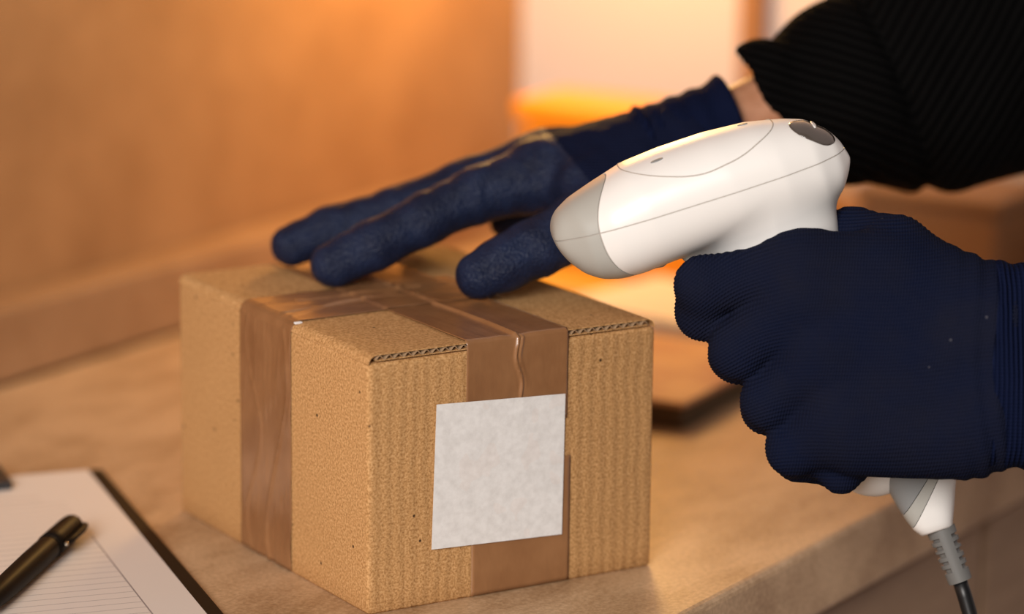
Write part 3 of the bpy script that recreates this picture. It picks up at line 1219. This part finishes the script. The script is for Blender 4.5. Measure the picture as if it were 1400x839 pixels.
def smooth_profile(P):
    xs = np.linspace(-4, 419, 300)
    y = np.interp(xs, P[:, 0], P[:, 1])
    kern = np.exp(-np.linspace(-2, 2, 15) ** 2)
    kern /= kern.sum()
    ypad = np.r_[np.full(7, y[0]), y, np.full(7, y[-1])]
    ys = np.convolve(ypad, kern, 'valid')
    w = np.clip(np.minimum(xs + 4, 419 - xs) / 20, 0, 1)
    return xs, y * (1 - w) + ys * w


PT, PB, PW = smooth_profile(TOP), smooth_profile(BOT), smooth_profile(WID)


def scanner_px(px, py, d=0.0):
    s, n, l = to_snl(SF(px, py, d)[None, :])
    return np.array([s[0], n[0] / math.cos(ROLL) ** 2])


HF = scanner_px(972, 309)
H0, H1, H2 = scanner_px(1052, 296), scanner_px(1112, 430), scanner_px(1206, 620)


def scanner_shell(p):
    s, n, l = to_snl(p)
    T, B, Wd = np.interp(s, *PT), np.interp(s, *PB), np.interp(s, *PW)
    c, h = (T + B) / 2, np.maximum((T - B) / 2, 2)
    rho = ((np.abs(n - c) / h) ** 2.35 + (np.abs(l) / Wd) ** 2.35) ** (1 / 2.35)
    d = (rho - 1) * np.minimum(h, Wd)
    d = smax(d, -(s + 2) , 5)
    d = smax(d, s - 418, 4)
    q = np.stack([s, n, l / 0.70], 1).astype(np.float32)
    hd = chain(q, [((HF[0], HF[1], 0), 44), ((H0[0], H0[1], 0), 88), ((H1[0], H1[1], 0), 68), ((H2[0], H2[1], 0), 65)], 20) * 0.8
    return smin(d, hd, 26) * k3


corn = np.array([SF(740, 140, 0), SF(1310, 700, 0)])
lo, hi = corn.min(0), corn.max(0)
lo[2], hi[2] = -0.045, 0.036
me = sdf_mesh('shell', scanner_shell, lo, hi, 2.3 * k3, 3)
scan = empty('barcode_scanner')
scan.matrix_world = Matrix.Translation(Vector(SF.o)) @ ROT.to_4x4()
tag(scan, 'white and grey handheld barcode scanner gripped by the near gloved hand', 'scanner')

co = np.empty(len(me.vertices) * 3, np.float32)
me.vertices.foreach_get('co', co)
co = co.reshape(-1, 3)


def nose_line(l):
    return 95 - 38 * np.clip(np.abs(l) / 76, 0, 1.1) ** 2


def seam_line(s):
    return -12.6 - 0.05 * s


def cut_shell(name, material, nose, upper, gap=1.1):
    """one moulded part of the shell: bisected along the nose ring and the mould seam, lips turned in"""
    bm = bmesh.new()
    bm.from_mesh(me)
    verts = list(bm.verts)
    c = np.array([v.co for v in verts])
    s, n, l = to_snl(c)
    w1 = np.stack([s - nose_line(l), n - seam_line(s), l], 1)
    for v, w in zip(verts, w1):
        v.co = w
    geom = bm.verts[:] + bm.edges[:] + bm.faces[:]
    sg = -1 if nose else 1
    bmesh.ops.bisect_plane(bm, geom=geom, plane_co=(sg * gap, 0, 0), plane_no=(-sg, 0, 0), clear_outer=True, dist=1e-5)
    geom = bm.verts[:] + bm.edges[:] + bm.faces[:]
    sg = 1 if upper else -1
    bmesh.ops.bisect_plane(bm, geom=geom, plane_co=(0, sg * gap * 0.7, 0), plane_no=(0, -sg, 0), clear_outer=True, dist=1e-5)
    w = np.array([v.co for v in bm.verts])
    s = w[:, 0] + nose_line(w[:, 2])
    back = from_snl(s, w[:, 1] + seam_line(s), w[:, 2])
    for v, b in zip(bm.verts, back):
        v.co = b
    bm.normal_update()
    be = [e for e in bm.edges if e.is_boundary]
    nrm = {v: v.normal.copy() for e in be for v in e.verts}
    pos = {tuple(round(x, 7) for x in v.co): v.normal.copy() for v in nrm}
    r = bmesh.ops.extrude_edge_only(bm, edges=be)
    for g_ in r['geom']:
        if isinstance(g_, bmesh.types.BMVert):
            nn = pos.get(tuple(round(x, 7) for x in g_.co))
            if nn is not None:
                g_.co = g_.co - nn * (2.0 * k3)
    bmesh.ops.recalc_face_normals(bm, faces=bm.faces)
    m2 = bpy.data.meshes.new(name)
    bm.to_mesh(m2)
    bm.free()
    o = link(name, m2, material, scan, smooth=True)
    m2.set_sharp_from_angle(angle=math.radians(50))
    return o


cut_shell('upper_shell', M_white_plastic, False, True)
cut_shell('lower_shell', M_white_plastic, False, False)['label'] = 'lower shell with the pistol grip'
cut_shell('nose_bezel', M_grey_plastic, True, True)['label'] = 'grey upper half of the nose'
cut_shell('nose_bezel', M_grey_plastic, True, False)['label'] = 'grey lower half of the nose'


inner = bpy.data.meshes.new('seam_shade_core')  # added inner skin; its colour stands for the soft shade in the seams
bm = bmesh.new()
bm.from_mesh(me)
bm.normal_update()
for v, nn in [(v, v.normal.copy()) for v in bm.verts]:
    v.co -= nn * (1.7 * k3)
bm.to_mesh(inner)
bm.free()
link('seam_shade_core', inner, M_seam, scan, smooth=True)['label'] = 'added inner skin, coloured as the soft shade in the seams'


def on_shell(p0, dirv, steps=60):
    """march points p0 along dirv onto the shell"""
    p = p0.astype(np.float32).copy()
    dv = np.asarray(dirv, np.float32)
    for _ in range(steps):
        p = p + dv * (scanner_shell(p) * 0.8)[:, None]
    return p


def shell_patch(name, s0, l0, dirn, fa, fb, material, lift, seg=40, rings=10, skew=0.0):
    """a skin patch that lies on the shell: ellipse-like outline round (s0, l0)"""
    dirn = np.array(dirn, float)
    dirn /= np.linalg.norm(dirn)                       # outward direction in (s, n, l)
    ea = np.cross([0, 0, 1.0], dirn) if False else np.array([dirn[1], -dirn[0], 0])
    ea /= np.linalg.norm(ea)
    eb = np.cross(dirn, ea)
    pts = []
    for i in range(rings + 1):
        for j in range(seg):
            th = 2 * math.pi * j / seg
            rr_ = i / rings
            a, b = fa * rr_ * math.cos(th), fb * rr_ * math.sin(th)
            b *= 1 - skew * math.cos(th) * 0.5
            c = np.array([s0, -20.0, l0]) + ea * a + eb * b + dirn * 130
            pts.append(c)
    pts = np.array(pts)
    loc = from_snl(pts[:, 0], pts[:, 1], pts[:, 2])
    dl = from_snl(np.array([-dirn[0]]), np.array([-dirn[1]]), np.array([-dirn[2]]))[0]
    dl /= np.linalg.norm(dl)
    hit = on_shell(loc, dl) - dl * lift * k3
    faces = []
    for i in range(rings):
        for j in range(seg):
            j2 = (j + 1) % seg
            faces.append((i * seg + j, i * seg + j2, (i + 1) * seg + j2, (i + 1) * seg + j))
    m2 = from_py(name, hit, faces)
    bm = bmesh.new()
    bm.from_mesh(m2)
    bmesh.ops.remove_doubles(bm, verts=bm.verts, dist=1e-6)
    bmesh.ops.recalc_face_normals(bm, faces=bm.faces)
    bmesh.ops.solidify(bm, geom=bm.faces[:], thickness=2.2 * k3)
    bm.to_mesh(m2)
    bm.free()
    return link(name, m2, material, scan, smooth=True)


def shell_line(name, pts, radius, material, dirn=(0, 1, 0.0)):
    """thin raised bead along (s, l) points on the top of the head"""
    pts = np.array(pts, float)
    c = np.stack([pts[:, 0], np.full(len(pts), 110.0), pts[:, 1]], 1)
    loc = from_snl(c[:, 0], c[:, 1], c[:, 2])
    dl = from_snl(np.array([0.0]), np.array([-1.0]), np.array([0.0]))[0]
    dl /= np.linalg.norm(dl)
    hit = on_shell(loc, dl)
    m2 = tube_mesh(name, [tuple(h) for h in hit], radius * k3, 8)
    return link(name, m2, material, scan, smooth=True)


th = np.linspace(0, 2 * math.pi, 90)
shell_line('inlay_line', [(224 + 109 * math.cos(a), 80.5 * (1 if math.sin(a) > 0 else -1) * abs(math.sin(a)) ** 0.7) for a in th], 0.9, M_seam)['label'] = 'oval inlay line on the top'
lens = shell_patch('indicator_window', 369, 20, (0.30, 0.90, 0.32), 32, 29, M_lens, 0.7)
lens['label'] = 'dark rounded indicator window at the rear'
shell_patch('window_glint', 372, 4, (0.35, 0.9, 0.25), 3, 17, M_white_plastic, 2.0, seg=16, rings=3)  # white sliver painting a reflection onto the dark rear window
shell_patch('speaker_slot', 165, 26, (0.0, 0.95, 0.25), 9, 3.2, M_dgrey_plastic, 0.8, seg=16, rings=3)['label'] = 'small grey slot in the top inlay'
shell_patch('status_light', 294, -4, (0.0, 1, 0.1), 7, 5, M_dgrey_plastic, 0.9, seg=16, rings=3)

# trigger under the head, mostly behind the index finger
tp = [SF(882, 366, 0), SF(903, 358, 4), SF(930, 340, 8), SF(985, 388, 14), SF(1000, 430, 24)]
o = link('trigger', tube_mesh('trigger', tp, [3 * k3, 8 * k3, 9 * k3, 12 * k3, 12 * k3], 16), M_grey_plastic, scan, smooth=True)

# end of the grip: white tail with two grey inserts, boot and cable
rows = [(612, 1172, 1304, 44), (640, 1190, 1307, 43), (655, 1203, 1307, 42), (667, 1212, 1306, 40), (690, 1228, 1305, 36), (705, 1239, 1304, 32), (717, 1249, 1303, 29), (724, 1258, 1303, 26), (726, 1261, 1302, 23)]
TZ = 98                                             # the rolled grip end lies a little further back
nseg = 40


def tail_part(name, material, a=None, b=None):
    verts, faces = [], []
    for y, xl, xr, hw in rows:
        for k in range(nseg):
            th_ = 2 * math.pi * k / nseg
            cx, sx_ = math.cos(th_), math.sin(th_)
            ex = abs(cx) ** 0.75 * (1 if cx >= 0 else -1)
            ez = abs(sx_) ** 0.75 * (1 if sx_ >= 0 else -1)
            verts.append(SF((xl + xr) / 2 + ex * (xr - xl) / 2, y - ex * (xr - xl) / 2 * 0.36 * max(0, (y - 667) / 64), TZ + ez * hw))
    nr = len(rows)
    for i in range(nr - 1):
        for k in range(nseg):
            k2_ = (k + 1) % nseg
            faces.append((i * nseg + k, i * nseg + k2_, (i + 1) * nseg + k2_, (i + 1) * nseg + k))
    faces.append(tuple(range(nseg)))
    faces.append(tuple(range((nr - 1) * nseg, nr * nseg)))
    m2 = from_py(name, verts, faces)
    bm = bmesh.new()
    bm.from_mesh(m2)
    bmesh.ops.recalc_face_normals(bm, faces=bm.faces)
    for line in (a, b):
        if line is None:
            continue
        (x0, y0), (x1, y1), side_ = line
        p0, p1 = Vector(SF(x0, y0, TZ)), Vector(SF(x1, y1, TZ))
        nrm = (p1 - p0).cross(Vector((0, 0, 1))).normalized() * side_
        geom = bm.verts[:] + bm.edges[:] + bm.faces[:]
        r = bmesh.ops.bisect_plane(bm, geom=geom, plane_co=p0 + nrm * (-0.5 * k3), plane_no=nrm, clear_outer=True)
        ed_ = [e for e in r['geom_cut'] if isinstance(e, bmesh.types.BMEdge)]
        bmesh.ops.contextual_create(bm, geom=ed_)
    bm.to_mesh(m2)
    bm.free()
    o = link(name, m2, material, scan, smooth=True)
    m2.set_sharp_from_angle(angle=math.radians(40))
    return o


L1 = ((1277, 655), (1248, 718))
L2 = ((1262, 655), (1233, 703))
tail_part('grip_end', M_white_plastic, (*L1, 1))
tail_part('grip_insert', M_grey_plastic, (*L1, -1), (*L2, 1))['label'] = 'light grey stripe in the grip end'
tail_part('grip_insert', M_dgrey_plastic, (*L2, -1))['label'] = 'darker grey stripe in the grip end'

b0, b1 = SF(1286, 722, TZ), SF(1313, 794, TZ)
axb = (b1 - b0) / np.linalg.norm(b1 - b0)
sx_ = np.cross([0, 0, 1.0], axb)
verts, faces = [], []
NB, NS = 44, 28
for i in range(NB + 1):
    u = i / NB
    for k in range(NS):
        a = 2 * math.pi * k / NS
        r = (20.5 - 3.5 * u) * k3
        slot = 0.08 < u < 0.80 and (u * 7.0) % 1.0 < 0.42 and abs(math.cos(a)) > 0.62
        if slot:
            r *= 0.80
        verts.append(b0 + axb * u * np.linalg.norm(b1 - b0) + r * (math.cos(a) * sx_ + math.sin(a) * np.array([0, 0, 1.0])))
for i in range(NB):
    for k in range(NS):
        k2_ = (k + 1) % NS
        faces.append((i * NS + k, i * NS + k2_, (i + 1) * NS + k2_, (i + 1) * NS + k))
faces.append(tuple(reversed(range(NS))))
faces.append(tuple(range(NB * NS, (NB + 1) * NS)))
o = link('cable_boot', from_py('cable_boot', verts, faces), M_boot, scan, smooth=True)
o.data.set_sharp_from_angle(angle=math.radians(35))
o['label'] = 'grey slotted strain relief'
cp = [SF(1311, 790, TZ), SF(1319, 815, TZ), SF(1326, 839, TZ), SF(1336, 900, TZ), SF(1340, 1000, TZ), SF(1330, 1200, TZ), SF(1310, 1600, TZ - 40), SF(1300, 2200, TZ - 100), SF(1320, 2800, TZ - 160), SF(1330, 3320, TZ - 240), SF(1360, 3780, TZ - 330)]
link('cable', tube_mesh('cable', cp, 10.5 * k3, 16), M_cable, scan, smooth=True)
